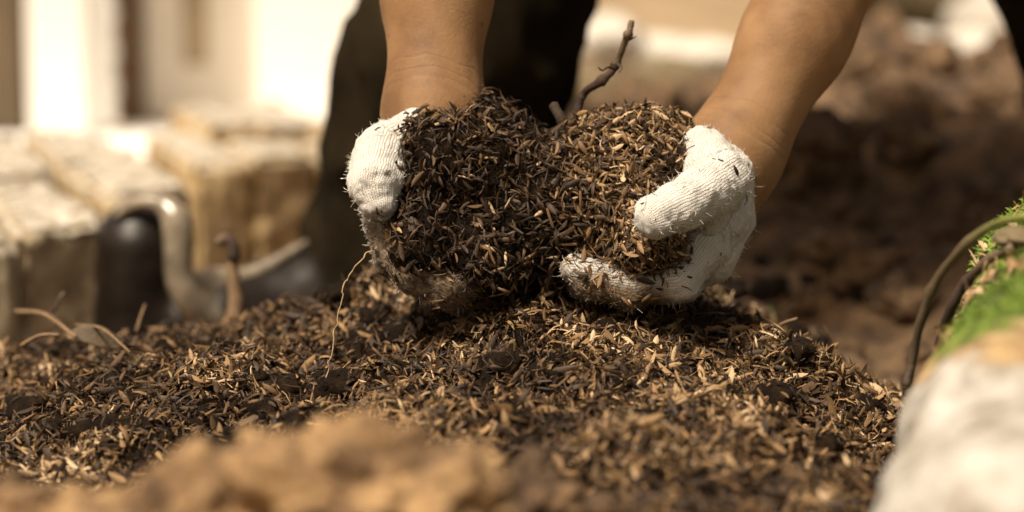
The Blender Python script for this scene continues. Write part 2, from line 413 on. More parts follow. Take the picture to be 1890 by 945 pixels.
def clod(name, center, r, seed, mat, parent=None, crumbs=0, **kw):
    V, F = clod_vf(np.zeros(3), r, seed, **kw)
    if crumbs: CL.append((V + np.asarray(center), F))
    o = link(name, mesh(name, V, F), mat); o.location = Vector(center)
    if parent: o.parent = parent; o.matrix_parent_inverse = Matrix.Translation(-Vector(parent.location))
    return o

# ------------------------------------------------------------------ the soil mound (height from surveyed points)
CP = [(-60, 700, 1.55), (0, 668, 1.56), (60, 600, 1.60), (160, 630, 1.6), (250, 604, 1.58), (430, 604, 1.57), (520, 560, 1.57), (620, 512, 1.58), (720, 520, 1.56), (840, 560, 1.54),
      (960, 508, 1.48), (1100, 534, 1.49), (1250, 552, 1.48), (1400, 615, 1.46), (1530, 700, 1.42), (1650, 790, 1.38), (1760, 900, 1.36),
      (-60, 790, 1.42), (150, 720, 1.43), (400, 700, 1.43), (620, 660, 1.43), (695, 632, 1.52), (760, 650, 1.42), (940, 615, 1.42), (1150, 640, 1.40), (1350, 680, 1.38),
      (-60, 900, 1.30), (200, 830, 1.31), (450, 800, 1.32), (700, 770, 1.31), (950, 730, 1.30), (1200, 750, 1.28), (1450, 800, 1.27), (1620, 880, 1.26),
      (200, 1000, 1.18), (600, 960, 1.17), (900, 880, 1.16), (1200, 900, 1.14), (1500, 940, 1.14), (1200, 1040, 1.0), (600, 1120, .98), (100, 1120, 1.0), (1600, 1100, 1.02)]
cp = np.array([P(*c) - np.array([0, 0, .013 if c[0] < 660 and c[2] > 1.54 else .003]) for c in CP])
back = []
for px, z, d in ((-60, -.06, 1.8), (250, -.06, 1.8), (560, -.04, 1.8), (900, -.03, 1.8), (1250, .035, 1.70), (1450, .01, 1.66), (1600, -.03, 1.62), (-60, -.08, 2.2), (500, -.08, 2.2), (1200, -.07, 2.1), (1800, -.08, 1.9)):
    back.append([(px - 945) / FPX * d, -1.4 + d, z])
cp = np.concatenate([cp, np.array(back)])
def tps(r2): return np.where(r2 > 0, r2 * np.log(r2 + 1e-12), 0)
_A = np.zeros((len(cp) + 3, len(cp) + 3)); _d2 = ((cp[:, None, :2] - cp[None, :, :2]) ** 2).sum(2)
_A[:len(cp), :len(cp)] = tps(_d2) + np.eye(len(cp)) * 3e-5; _A[:len(cp), -3] = 1; _A[:len(cp), -2:] = cp[:, :2]; _A[-3, :len(cp)] = 1; _A[-2:, :len(cp)] = cp[:, :2].T
_w = np.linalg.solve(_A, np.concatenate([cp[:, 2], np.zeros(3)]))
def H0(x, y):
    q = np.stack([x, y], 1); out = np.zeros(len(q))
    for i in range(0, len(q), 20000):
        d2 = ((q[i:i + 20000, None] - cp[None, :, :2]) ** 2).sum(2); out[i:i + 20000] = tps(d2) @ _w[:len(cp)] + _w[-3] + q[i:i + 20000] @ _w[-2:]
    return out
def edge(x, y):
    e = np.minimum.reduce([(x + .52) / .08, (.50 - x) / .08, (y + .62) / .08, (.42 - y) / .12]); e = np.clip(e, 0, 1); return e * e * (3 - 2 * e)
def H(x, y, fine=True):
    h = np.clip(H0(x, y), -.12, .12); e = edge(x, y); h = h * e - .09 * (1 - e)
    if fine:
        q = np.stack([x, y, np.zeros_like(x)], 1); h = h + .016 * fbm(q, 17, 2, 3) + .015 * np.abs(fbm(q, 46, 3, 9)) - .003 + .0025 * vnoise(q, 260, 4)
    return h
nx, ny = 520, 520
gx, gy = np.meshgrid(np.linspace(-.52, .50, nx), np.linspace(-.62, .42, ny), indexing='ij')
GV = np.stack([gx.ravel(), gy.ravel(), H(gx.ravel(), gy.ravel())], 1)
ii = (np.arange(nx - 1)[:, None] * ny + np.arange(ny - 1)[None]).ravel()
GF = np.stack([ii, ii + ny, ii + ny + 1, ii + 1], 1)
mound = link('soil_mound', mesh('soil_mound', GV, GF), M['soil'])
thing(mound, 'dark soil mound mixed with tan husks under the gloved hands', kind='structure')

def vis_px(Q):
    r = Q - CAM; d = r @ FWD; return 945 + FPX * r[:, 0] / d, 472.5 - FPX * (r @ UPV) / d, d
rng = np.random.default_rng(11)
def husk_rich(p):
    """how much husk lies in the soil here, 0..1 (right side of the mound has more)"""
    return np.clip(.42 + 1.1 * p[:, 0] + 1.35 * fbm(p, 17, 3, 21), .10, 1)
def near_w(c, n):
    px, py, d = vis_px(c); return facing(c, n) * ((px > -80) & (px < 1960) & (py > 480) & (py < 990)) / np.maximum(d, .5) * (.07 + husk_rich(c))
pt, nn = sample(GV, GF, 62000, rng, near_w)
rich = husk_rich(pt); tone = np.clip(rng.beta(1.2, 2.0, len(pt)) * (.55 + 1.05 * rich) , 0, 1)
scatter('husk_litter', pt, nn, M['flake'], rng, .0045, .0150, tone, .004, .7, mound)
pt, nn = sample(GV, GF, 2000, rng, near_w)
scatter('bark_bits', pt, nn, M['flake'], rng, .005, .014, rng.beta(1.2, 3.2, len(pt)), .003, .8, mound, BARK)
pt, nn = sample(GV, GF, 30000, rng, near_w)
scatter('soil_crumbs', pt, nn, M['soil'], rng, .0015, .009, rng.random(len(pt)) * .2, .003, .9, mound)
def top_w(c, n):
    px, py, d = vis_px(c); return facing(c, n) * ((px > 0) & (px < 1640) & (py > 560) & (py < 880)) * husk_rich(c) ** 2
pt, nn = sample(GV, GF, 230, rng, top_w)
place_flakes(pt + nn * .002, nn, rng, mound, .009, .015)
for i, (px, py, d, r) in enumerate([(540, 775, 1.29, .011), (1195, 770, 1.25, .014), (1270, 690, 1.33, .007), (70, 668, 1.5, .013), (1160, 800, 1.23, .01), (1520, 790, 1.28, .012), (1450, 780, 1.3, .009),
                                    (770, 745, 1.33, .008), (980, 800, 1.22, .011), (700, 560, 1.52, .014), (660, 620, 1.46, .012), (640, 540, 1.55, .015), (420, 690, 1.45, .008), (1100, 745, 1.3, .006),
                                    (210, 840, 1.3, .008), (330, 735, 1.4, .007), (1600, 770, 1.4, .012), (905, 650, 1.41, .008), (1340, 730, 1.32, .009), (90, 800, 1.35, .01)]):
    q = P(px, py, d); q[2] = H(q[:1], q[1:2])[0] + r * .1
    clod('soil_clod', q, (r, r, r * .8), i + 1, M['soil'], mound, crumbs=1, rough=.5, res=4)
rgc = np.random.default_rng(99)
for i in range(75):
    px, py = rgc.uniform(0, 1640), rgc.uniform(600, 880); d = 1.55 - (py - 600) * .0009; q = P(px, py, d); r_ = .005 + .011 * rgc.random() ** 2; q[2] = H(q[:1], q[1:2])[0] + r_ * .1
    clod('soil_clod', q, (r_, r_, r_ * .8), 200 + i, M['soil'], mound, crumbs=1, rough=.55, res=3)
dress(mound, 71, 60, 16)

# ------------------------------------------------------------------ soil held in the hands
def px2m(r, d): return r * d / FPX
heapL = [((775, 462), 50, 1.405), ((895, 500), 60, 1.415), ((860, 335), 135, 1.455), ((905, 300), 100, 1.45), ((800, 400), 108, 1.44), ((795, 300), 78, 1.43), ((785, 440), 72, 1.43), ((860, 450), 88, 1.43), ((930, 330), 90, 1.46), ((880, 262), 56, 1.46)]
heapR = [((1200, 455), 55, 1.405), ((1150, 345), 128, 1.455), ((1190, 300), 88, 1.45), ((1090, 330), 92, 1.45), ((1130, 430), 88, 1.44), ((1215, 300), 76, 1.45), ((1190, 450), 62, 1.42), ((1060, 420), 80, 1.44)]
heapM = [((1000, 400), 105, 1.44), ((960, 470), 84, 1.44), ((985, 525), 84, 1.445), ((925, 510), 62, 1.435), ((1030, 545), 60, 1.46)]
BL = [(P(c[0], c[1], d), px2m(r, d)) for c, r, d in heapL + heapR + heapM]
def heap_sdf(Q):
    d = None
    for c, r in BL:
        e = np.sqrt(((Q - c) ** 2).sum(1)) - r; d = e if d is None else smin(d, e, .012)
    return d - .007 * fbm(Q, 38, 2, 3) - .0035 * np.abs(fbm(Q, 150, 2, 8))
HV, HF = nets(heap_sdf, (-.105, -.035, .035), (.14, .115, .255), .0016)
held = empty('heap_of_soil', P(1000, 500, 1.44))
thing(held, 'double heap of dark soil and tan husks cupped in the white gloves', 'soil')
hm = link('soil_body', mesh('soil_body', HV, HF), M['soil']); adopt(hm, held)
rng = np.random.default_rng(5)
def heap_rich(p):
    px, py, d = vis_px(p); e = np.clip((px - 1000) / 90, 0, 1); up = np.clip((330 - py) / 110, 0, 1)
    return np.clip(.05 + .75 * e + .2 * up + .6 * fbm(p, 26, 2, 31), .03, 1)
def hw(c, n): return facing(c, n) * (.2 + heap_rich(c))
pt, nn = sample(HV, HF, 8500, rng, hw); rich = heap_rich(pt)
tone = np.clip(rng.beta(1.2, 2.0, len(pt)) * (.42 + .95 * rich), 0, 1)
scatter('husk_litter', pt, nn, M['flake'], rng, .0045, .0125, tone, .0035, .65, held)
pt, nn = sample(HV, HF, 200, rng, lambda c, n: facing(c, n))
scatter('bark_bits', pt, nn, M['flake'], rng, .004, .010, rng.beta(1.2, 3.2, len(pt)), .003, .8, held, BARK)
pt, nn = sample(HV, HF, 11000, rng, lambda c, n: facing(c, n))
scatter('soil_crumbs', pt, nn, M['soil'], rng, .002, .005, rng.random(len(pt)) * .2, .002, .9, held)
pt, nn = sample(HV, HF, 200, rng, lambda c, n: facing(c, n) ** 2 * (.15 + heap_rich(c)) * (n[:, 1] < .2))
place_flakes(pt + nn * .001, nn, rng, held, .008, .013)
for i, (px, py, d, r) in enumerate([(905, 218, 1.43, .009), (1252, 295, 1.43, .008), (1225, 305, 1.42, .007), (880, 255, 1.42, .006), (800, 300, 1.415, .007), (960, 300, 1.43, .007), (770, 400, 1.41, .007), (900, 420, 1.405, .007)]):
    clod('soil_clod', P(px, py, d), (r, r, r * .85), 40 + i, M['soil'], held, crumbs=1, rough=.5, res=4)
dress(held, 72)

# ------------------------------------------------------------------ the person
person = empty('person', (.17, .62, -.05))
thing(person, 'person in dark clothes crouching with bare forearms and white knitted gloves', 'person')
WL, WR = P(800, 215, 1.455), P(1350, 290, 1.465)
EL, ER = WL + np.array([.004, .10, .215]), WR + np.array([.118, .085, .205])
SL, SR = np.array([-.035, .30, .68]), np.array([.30, .27, .645])
HEADC = np.array([.135, .10, .62])
def body_sdf(Q):
    d = chain(Q, [(WL - (EL - WL) * .25, .026), (WL, .0275), (WL + (EL - WL) * .35, .0312), (WL + (EL - WL) * .75, .0365), (EL, .036), ((EL + SL) / 2, .042), (SL, .05)], .02)
    e = chain(Q, [(WR - (ER - WR) * .25, .026), (WR, .0275), (WR + (ER - WR) * .35, .0305), (WR + (ER - WR) * .75, .0345), (ER, .036), ((ER + SR) / 2, .042), (SR, .05)], .02)
    d = np.minimum(d, e)
    t = smin(round_cone(Q, SL + [.04, .02, 0], SR + [-.04, .02, 0], .07, .07), round_cone(Q, (.135, .38, .70), (.12, .76, .87), .12, .125), .06)
    d = smin(d, t, .03)
    d = smin(d, round_cone(Q, (.135, .27, .68), HEADC + [0, .04, .0], .052, .055), .03)
    hd = ellipsoid(Q, HEADC, (.075, .095, .11)); hd = smin(hd, round_cone(Q, HEADC + [0, -.04, -.05], HEADC + [0, -.055, -.08], .045, .035), .03)
    hd = smin(hd, round_cone(Q, HEADC + [0, -.09, .0], HEADC + [0, -.11, -.025], .010, .014), .01)
    for s in (-1, 1): hd = smin(hd, ellipsoid(Q, HEADC + [s * .078, .01, -.01], (.012, .02, .032)), .008)
    for s in (-1, 1): hd = -smin(-hd, ellipsoid(Q, HEADC + [s * .03, -.098, .012], (.016, .016, .01)), .008)
    d = smin(d, hd, .02)
    for hipx, kn, an in ((.05, (.0, .60, .45), (-.095, .62, .02)), (.19, (.38, .60, .45), (.575, .63, .02))):
        d = smin(d, chain(Q, [((hipx, .79, .84), .085), (kn, .055), (an, .038)], .02), .03)
    return d
V, F = nets(body_sdf, (-.17, -.04, -.03), (.66, .92, 1.03), .0065)
def wdist(V):
    a = (V - WL) @ ((EL - WL) / np.linalg.norm(EL - WL)); b = (V - WR) @ ((ER - WR) / np.linalg.norm(ER - WR))
    return np.where(V[:, 0] < .04, a, b)
body = link('body', mesh('body', V, F, attrs={'wrist': wdist(V)}), M['skin']); adopt(body, person)
ss = body.modifiers.new('smooth', 'SUBSURF'); ss.levels = 1; ss.render_levels = 1

# trousers: knees out, cloth folds
def leg_sdf(Q):
    d = None
    for hipx, kn, mid, an in ((.05, (.066, .60, .45), (-.047, .59, .18), (-.112, .62, -.06)), (.19, (.38, .60, .45), (.49, .59, .2), (.575, .63, -.06))):
        r = (.078, .086, .082) if hipx < .1 else (.075, .068, .066)
        e = chain(Q, [((hipx, .79, .84), .11), (kn, r[0]), (mid, r[1]), (an, r[2])], .03); d = e if d is None else smin(d, e, .02)
    d = smin(d, ellipsoid(Q, (.12, .78, .87), (.17, .14, .14)), .04)
    q = Q * np.array([1, 1, .5]) + np.stack([Q[:, 2] * .4, 0 * Q[:, 2], 0 * Q[:, 2]], 1)
    return d - .009 * (1 - np.abs(vnoise(q, 30, 2)) * 2) - .003 * vnoise(q, 60, 5)
V, F = nets(leg_sdf, (-.2, .43, -.1), (.68, .98, 1.07), .009)
adopt(link('trousers', mesh('trousers', V, F), M['trousers']), person)
def shirt_sdf(Q):
    d = smin(round_cone(Q, SL + [.02, .02, 0], SR + [-.02, .02, 0], .088, .088), round_cone(Q, (.135, .38, .70), (.12, .72, .86), .145, .15), .06)
    for S_, E_ in ((SL, EL), (SR, ER)): d = smin(d, round_cone(Q, S_, E_ + (S_ - E_) * .25, .07, .062), .03)
    hole = round_cone(Q, HEADC, HEADC + [0, .1, .03], .075, .07)
    return np.maximum(d - .004 * vnoise(Q, 20, 6), -hole)
V, F = nets(shirt_sdf, (-.2, .0, .35), (.5, .95, 1.07), .011)
adopt(link('shirt', mesh('shirt', V, F), M['shirt']), person)
def hair_sdf(Q):
    d = ellipsoid(Q, HEADC + [0, .02, .02], (.086, .098, .118)); return np.maximum(d - .003 * vnoise(Q, 60, 2), -(Q[:, 1] - HEADC[1] + .065 - (Q[:, 2] - HEADC[2]) * .35))
V, F = nets(hair_sdf, HEADC - .15, HEADC + .15, .006)
adopt(link('hair', mesh('hair', V, F), M['hair']), person)

# boots
def boot_sdf(Q):
    A = P(640, 550, 2.04); e = chain(Q, [(A + [.045, .03, .10], .055), (A + [.02, .02, .0], .058), (P(560, 580, 2.0), .048), (P(470, 590, 1.98), .034), (P(400, 596, 1.96), .030), (P(330, 600, 1.965), .03)], .03)
    T0 = P(262, 455, 1.955); T1 = P(268, 590, 1.97)
    t = smin(round_cone(Q, T0, T1, .035, .042), round_cone(Q, T0 + [-.006, .03, .0], T1 + [.0, .04, 0], .034, .042), .02)
    return smin(t, e, .01) - .0015 * vnoise(Q, 50, 3)
V, F = nets(boot_sdf, (-.42, .46, -.13), (-.02, .76, .2), .004)
boot = link('boot', mesh('boot', V, F), M['rubber']); adopt(boot, person); boot['label'] = 'dark glossy boot with a tall rounded toe beside the stone blocks'
def lip_sdf(Q):     # pale shiny lip round the toe sweeping down into the instep
    a = catmull([P(215, 400, 1.93), P(250, 376, 1.925), P(295, 376, 1.92), P(324, 402, 1.915), P(330, 450, 1.915), P(330, 500, 1.915), P(345, 545, 1.92), (P(378, 582, 1.93)), P(425, 606, 1.94)], 3)
    rr = np.interp(np.linspace(0, 1, len(a)), [0, .25, .4, .65, 1], [.003, .0055, .0105, .0095, .013])
    d = chain(Q, list(zip(a, rr)), .006)
    b = catmull([P(350, 556, 1.94), P(385, 530, 1.945), P(430, 520, 1.955), P(500, 490, 1.965), P(565, 448, 1.98)], 3)
    d = smin(d, chain(Q, list(zip(b, np.interp(np.linspace(0, 1, len(b)), [0, .35, .6, 1], [.012, .013, .006, .003]))), .006), .012)
    return d - .0003 * vnoise(Q, 120, 4)
V, F = nets(lip_sdf, (-.40, .44, -.13), (-.10, .70, .14), .003)
up = link('boot_lip', mesh('boot_lip', V, F), M['rim']); up.parent = boot
V, F = nets(lambda Q: chain(Q, [((.575, .63, .08), .062), ((.58, .63, -.02), .055), ((.64, .60, -.035), .045), ((.74, .56, -.045), .042)], .03), (.45, .45, -.11), (.85, .75, .2), .008)
adopt(link('boot', mesh('boot', V, F), M['rubber']), person)

# gloves
def glove(name, chains, label, dirt_fn, fuzz_n, seed, extra=.004, rough=1.):
    def f(Q):
        d = None
        for c in chains:
            e = chain(Q, c, .006); d = e if d is None else smin(d, e, extra)
        return d - .0007 * rough * vnoise(Q, 420, seed) - .0016 * fbm(Q, 90, 2, seed + 3) - .0012 * np.abs(vnoise(Q * np.array([1, 1, 2.2]), 55, seed + 5))
    allp = np.array([p for c in chains for p, r in c]); rr = max(r for c in chains for p, r in c) + .006
    V, F = nets(f, allp.min(0) - rr, allp.max(0) + rr, .0013)
    # knit coordinates: along and around the nearest bone
    best = np.full(len(V), 1e9); ku = np.zeros(len(V)); kv = np.zeros(len(V)); vd = np.array([0.05, -1, .15]); vd /= np.linalg.norm(vd)
    for c in chains:
        s0 = 0
        for (a, ra), (b, rb) in zip(c[:-1], c[1:]):
            a = np.asarray(a); b = np.asarray(b); ab = b - a; L = np.linalg.norm(ab); ax = ab / L
            t = np.clip(((V - a) @ ax) / L, 0, 1); rel = (V - a) - ((V - a) @ ax)[:, None] * ax; d = np.linalg.norm(rel, axis=1) - (ra + (rb - ra) * t)
            off = (V - a) - t[:, None] * ab; d = np.linalg.norm(off, axis=1) - (ra + (rb - ra) * t)
            e1 = vd - (vd @ ax) * ax; e1 /= np.linalg.norm(e1); e2 = np.cross(ax, e1)
            ang = np.arctan2(rel @ e2, rel @ e1); m = d < best
            best[m] = d[m]; ku[m] = (s0 + (V - a) @ ax)[m]; kv[m] = (ang * (ra + rb) / 2)[m]; s0 += L
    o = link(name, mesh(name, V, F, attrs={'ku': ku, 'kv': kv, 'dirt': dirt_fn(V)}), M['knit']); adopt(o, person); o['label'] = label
    rg = np.random.default_rng(seed); pt, nn = sample(V, F, fuzz_n, rg, lambda c, n: np.clip(1.1 - np.abs((n * ((CAM - c) / np.linalg.norm(CAM - c, axis=1)[:, None])).sum(1)), .05, 1) ** 1.5)
    Vs, Fs = [], []; 
    for p, n in zip(pt, nn):
        L = .001 + .0026 * rg.random() ** 3; d = n + rg.normal(size=3) * .55; d /= np.linalg.norm(d); k = rg.normal(size=3) * L * .7
        C = np.array([p - n * .0003, p + d * L * .5 + k * .4, p + d * L * .8 + k]); v, f_ = tube_vf(C, np.array([.00015, .00012, .00007]), 3, 0, False, len(Vs)); Vs += v; Fs += f_
    fz = link('fibre_fuzz', mesh('fibre_fuzz', Vs, np.array(Fs)), M['wool']); fz['kind'] = 'stuff'; fz.parent = o
    # bits of soil stuck to the knit
    pt, nn = sample(V, F, 190, rg, lambda c, n: facing(c, n) * (.25 + dirt_fn(c)))
    sp = scatter('stuck_bits', pt, nn, M['flake'], rg, .0015, .0055, rg.random(len(pt)) ** 2 * .5, .0003, .15); sp.parent = o
    pt, nn = sample(V, F, 330, rg, lambda c, n: facing(c, n) * np.clip(dirt_fn(c) - .1, 0.02, 1) * (.06 + 1.5 * np.clip(n[:, 2] - .15, 0, 1) + .25 * np.clip(fbm(c, 60, 2, 3) * 3, 0, 1)))
    sp = scatter('husk_litter', pt, nn, M['flake'], rg, .004, .012, rg.beta(1.6, 2.2, len(pt)), .001, .45); sp.parent = o
    return o, V, F
def C(*a): return [(P(px, py, d), px2m(r, d)) for px, py, d, r in a]
# glove on the image's right: cuff, heel of the hand, thumb towards the camera, four fingers curling under the soil
def dirtR(V):
    px, py, d = vis_px(V); return np.clip((py - 495) / 60, 0, 1) * np.clip((1330 - px) / 110, .1, 1) * .75 + .55 * np.clip((1240 - px) / 130, 0, 1) * (py > 450) + .25 * np.clip(1 - np.abs(py - 420) / 30, 0, 1) * np.clip((1310 - px) / 60, 0, 1) * (px < 1300) * (py > 400)  # soil on the fingers; the browner underside also carries its shade in the colour
gloveR = [C((1338, 283, 1.455, 56), (1330, 330, 1.44, 58), (1312, 400, 1.43, 64), (1280, 468, 1.43, 58)),
          C((1300, 395, 1.42, 46), (1296, 450, 1.42, 50)),
          C((1345, 330, 1.44, 46), (1345, 400, 1.44, 42), (1310, 480, 1.43, 46)),
          C((1300, 275, 1.43, 42), (1318, 330, 1.415, 52), (1300, 385, 1.405, 44)),
          C((1335, 335, 1.41, 50), (1292, 362, 1.39, 47), (1250, 382, 1.375, 44), (1208, 402, 1.365, 39)),
          C((1290, 455, 1.415, 48), (1245, 515, 1.405, 40), (1165, 530, 1.40, 35), (1095, 518, 1.40, 31), (1062, 497, 1.405, 27)),
          C((1300, 460, 1.44, 44), (1255, 520, 1.425, 34), (1165, 540, 1.42, 31), (1085, 522, 1.42, 28), (1050, 495, 1.425, 25)),
          C((1305, 455, 1.47, 44), (1262, 518, 1.455, 34), (1180, 545, 1.45, 30), (1100, 530, 1.45, 27), (1065, 500, 1.455, 24)),
          C((1310, 440, 1.495, 40), (1275, 505, 1.485, 31), (1205, 535, 1.48, 27), (1140, 525, 1.48, 25))]
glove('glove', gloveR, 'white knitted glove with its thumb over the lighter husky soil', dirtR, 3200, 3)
def dirtL(V):
    px, py, d = vis_px(V); return np.clip((py - 345) / 85, 0, 1) * .95
gloveL = [C((790, 238, 1.46, 40), (742, 275, 1.45, 62), (712, 320, 1.44, 62), (714, 400, 1.425, 40), (732, 470, 1.43, 44)),
          C((765, 240, 1.43, 38), (708, 285, 1.42, 52), (692, 335, 1.405, 46), (700, 378, 1.40, 34)),
          C((728, 450, 1.415, 38), (765, 503, 1.405, 38), (825, 530, 1.405, 34), (878, 530, 1.41, 27)),
          C((735, 465, 1.45, 42), (780, 515, 1.435, 33), (845, 545, 1.43, 31), (905, 545, 1.43, 27)),
          C((740, 460, 1.48, 40), (785, 512, 1.465, 32), (850, 540, 1.46, 30), (910, 535, 1.46, 26)),
          C((740, 445, 1.50, 38), (785, 500, 1.49, 30), (850, 525, 1.485, 27))]
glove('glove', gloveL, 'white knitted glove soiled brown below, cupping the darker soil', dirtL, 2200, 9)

# ------------------------------------------------------------------ twigs, roots, leaves
tw = tube('twig', [P(1068, 232, 1.47), P(1066, 205, 1.47), P(1078, 172, 1.47), P(1105, 153, 1.46), P(1128, 133, 1.46), P(1140, 112, 1.46), P(1152, 80, 1.455), P(1160, 60, 1.45), P(1166, 38, 1.45)], .0026, .0019, M['bark'], None, 9, 6, .13, ((.2, .0007), (.4, .0012), (.58, .0016), (.86, .0012)))
thing(tw, 'crooked brown twig standing up from the soil between the hands', 'twig')
a = tube('side_shoot', [P(1135, 128, 1.458), P(1122, 124, 1.45), P(1112, 130, 1.445), P(1104, 124, 1.44)], .0009, .0005, M['bark'], None, 6, 4, .1); a.parent = tw
a = tube('side_shoot', [P(1160, 74, 1.455), P(1168, 70, 1.45), P(1174, 67, 1.445)], .0007, .0004, M['bark'], None, 6, 4, .1); a.parent = tw
a = tube('side_shoot', [P(1138, 118, 1.455), P(1146, 124, 1.45), P(1143, 132, 1.445)], .0014, .0007, M['bark'], None, 6, 4, .1); a.parent = tw
thing(tube('twig', [P(1044, 255, 1.455), P(1036, 222, 1.455), P(1021, 193, 1.46)], .0032, .0028, M['dbark'], None, 9, 6, .13), 'short dark broken twig stub left of the crooked twig', 'twig')
def wig(pts, amp, seed):
    C_ = catmull(pts, 5); r = np.random.default_rng(seed); return [c + r.normal(size=3) * amp for c in C_]
thing(tube('root_fibre', wig([P(688, 462, 1.39), P(650, 500, 1.385), P(632, 545, 1.38), P(622, 600, 1.375), P(612, 650, 1.37), P(604, 700, 1.36)], .0006, 2), .00045, .0003, M['root'], None, 5, 3, .1), 'fine pale root fibre hanging from the glove over the soil', 'root')
def straw(name, a, b, r, mat, label, cat='straw', bend=.004):
    a = np.asarray(a); b = np.asarray(b); m = (a + b) / 2 + np.array([0, 0, bend]); return thing(tube(name, [a, m, b], r, r * .7, M[mat], None, 7, 5, .1), label, cat)
straw('dry_stalk', P(1402, 640, 1.43), P(1472, 588, 1.43), .0015, 'straw', 'pale dry stalk sticking out of the slope beside the right glove')
tube_o = thing(tube('dry_stalk', [P(1510, 700, 1.5), P(1545, 655, 1.5), P(1520, 600, 1.5)], .0008, .0005, M['straw'], None, 6, 5, .1), 'thin bent dark stalk near the dark hollow', 'stalk')
straw('dry_stalk', P(30, 575, 1.62), P(140, 622, 1.5), .0019, 'straw', 'thick tan dry stalk in front of the grey stone block', 'stalk', .006)
straw('dry_stalk', P(140, 600, 1.55), P(240, 650, 1.46), .0011, 'straw', 'slim tan stalk lying over the dead leaf', 'stalk', .006)
straw('dry_stalk', P(40, 638, 1.5), P(110, 618, 1.48), .0015, 'straw', 'short thin stalk under the thick tan stalk', 'stalk', .003)
straw('dry_stalk', P(120, 760, 1.4), P(215, 752, 1.38), .0013, 'straw', 'pale stalk lying flat on the husks under the dead leaf', 'stalk', .002)
straw('dry_stalk', P(252, 612, 1.6), P(268, 562, 1.62), .0012, 'straw', 'thin upright straw before the rounded boot toe', 'straw', .001)
straw('dry_stalk', P(98, 575, 1.6), P(118, 540, 1.62), .0013, 'bark', 'small dark twig leaning on the grey stone block', 'twig', .001)
def leaf(name, c, L, W, rot, mat, label, cat='leaf'):
    V = []; n = 9
    for i in range(n):
        t = i / (n - 1); w = math.sin(math.pi * min(1, t * .98 + .02)) ** .7 * W / 2
        for s in (-1, -.5, 0, .5, 1): V.append((t * L - L / 2, s * w, .25 * w * (s * s) + .12 * L * math.sin(t * 3) + .0004 * random.uniform(-1, 1)))
    F = [[i * 5 + s, i * 5 + s + 1, i * 5 + s + 6, i * 5 + s + 5] for i in range(n - 1) for s in range(4)]
    o = link(name, mesh(name, V, F), M[mat]); o.location = Vector(c); o.rotation_euler = rot
    so = o.modifiers.new('thickness', 'SOLIDIFY'); so.thickness = .0004; return thing(o, label, cat)
leaf('dead_leaf', P(178, 628, 1.52), .034, .015, (.9, .35, .2), 'leaf', 'curled dead brown leaf on the husks in front of the stone blocks')
leaf('small_leaf', P(1420, 575, 1.75), .010, .006, (.9, .2, .2), 'green', 'tiny green leaf on the brown earth behind the right glove')
# sprout standing before the boot
sp = tube('dried_sprout', [P(432, 610, 1.72), P(436, 560, 1.72), P(430, 500, 1.72), P(432, 455, 1.72)], .0075, .0028, M['straw'], None, 8, 6, .1, ((.97, .0025),)); thing(sp, 'blurred tan sprout with a bent dark tip standing before the boot', 'sprout')
a = tube('tip', [P(432, 480, 1.718), P(430, 450, 1.718), P(415, 440, 1.72), P(402, 448, 1.72)], .005, .003, M['bark'], None, 8, 5, .1); a.parent = sp

# ------------------------------------------------------------------ foreground clods
for px, py, d, r, s, mt, lb in [(665, 965, .93, (.052, .035, .037), 3, 'clay', 'large ochre clay clod in front, blurred, right of the long low clod'),
                                (300, 1030, .93, (.050, .035, .034), 8, 'clay', 'long low ochre clay clod filling the bottom edge'),
                                (90, 1000, .97, (.036, .03, .024), 23, 'clay', 'ochre clod in the bottom left corner beside the long low clod'),
                                (-30, 1000, 1.0, (.02, .03, .03), 12, 'dclay', 'dark brown clod at the very corner beyond the ochre clods'),
                                (830, 985, .98, (.026, .02, .026), 25, 'clay', 'ochre lump leaning on the right flank of the large clod'),
                                (975, 950, 1.03, (.022, .02, .021), 5, 'dclay', 'dark brown clod beside the large ochre clod'),
                                (1100, 960, 1.06, (.014, .014, .012), 6, 'dclay', 'small dark clod next to the dark brown clod'),
                                (470, 875, 1.05, (.017, .014, .012), 9, 'dclay', 'small dark clod in the dip between the two ochre clods'),
                                (420, 850, 1.10, (.009, .009, .008), 33, 'dclay', 'little brown clod behind the dip between the ochre clods'),
                                (900, 850, 1.13, (.008, .008, .006), 19, 'clay', 'small pale clod behind the large ochre clod')]:
    thing(clod('clay_clod', P(px, py, d), r, s, M[mt], None, rough=.5, res=6), lb, 'clod', 'clay clods lying in front of the mound')

# ------------------------------------------------------------------ pale rock with moss
RA, RB, RC = P(1885, 1010, .98), P(1985, 800, 1.12), P(2075, 590, 1.34)
def rock_sdf(Q):
    d = chain(Q, [(RA, .060), (RB, .066), (RC, .082)], .03)
    return d - .015 * fbm(Q, 16, 3, 5) - .003 * fbm(Q, 90, 2, 7)
V, F = nets(rock_sdf, (.08, -.56, .0 - .06), (.50, .18, .30), .0032)
band = np.clip((V[:, 1] + .38) / .16 * .55 + (V[:, 2] - .068) / .05 * .5, 0, 1)
rock = thing(link('mossy_rock', mesh('mossy_rock', V, F, attrs={'band': band}), M['rock']), 'pale rock at the right edge with an ochre band and green moss', 'rock')
rg = np.random.default_rng(4)
pt, nn = sample(V, F, 9000, rg, lambda c, n: ((np.clip((c[:, 1] + .38) / .16 * .55 + (c[:, 2] - .068) / .05 * .5, 0, 1) + .2 * fbm(c, 30, 2, 2)) > .68) * facing(c, n))
Vs, Fs = [], []
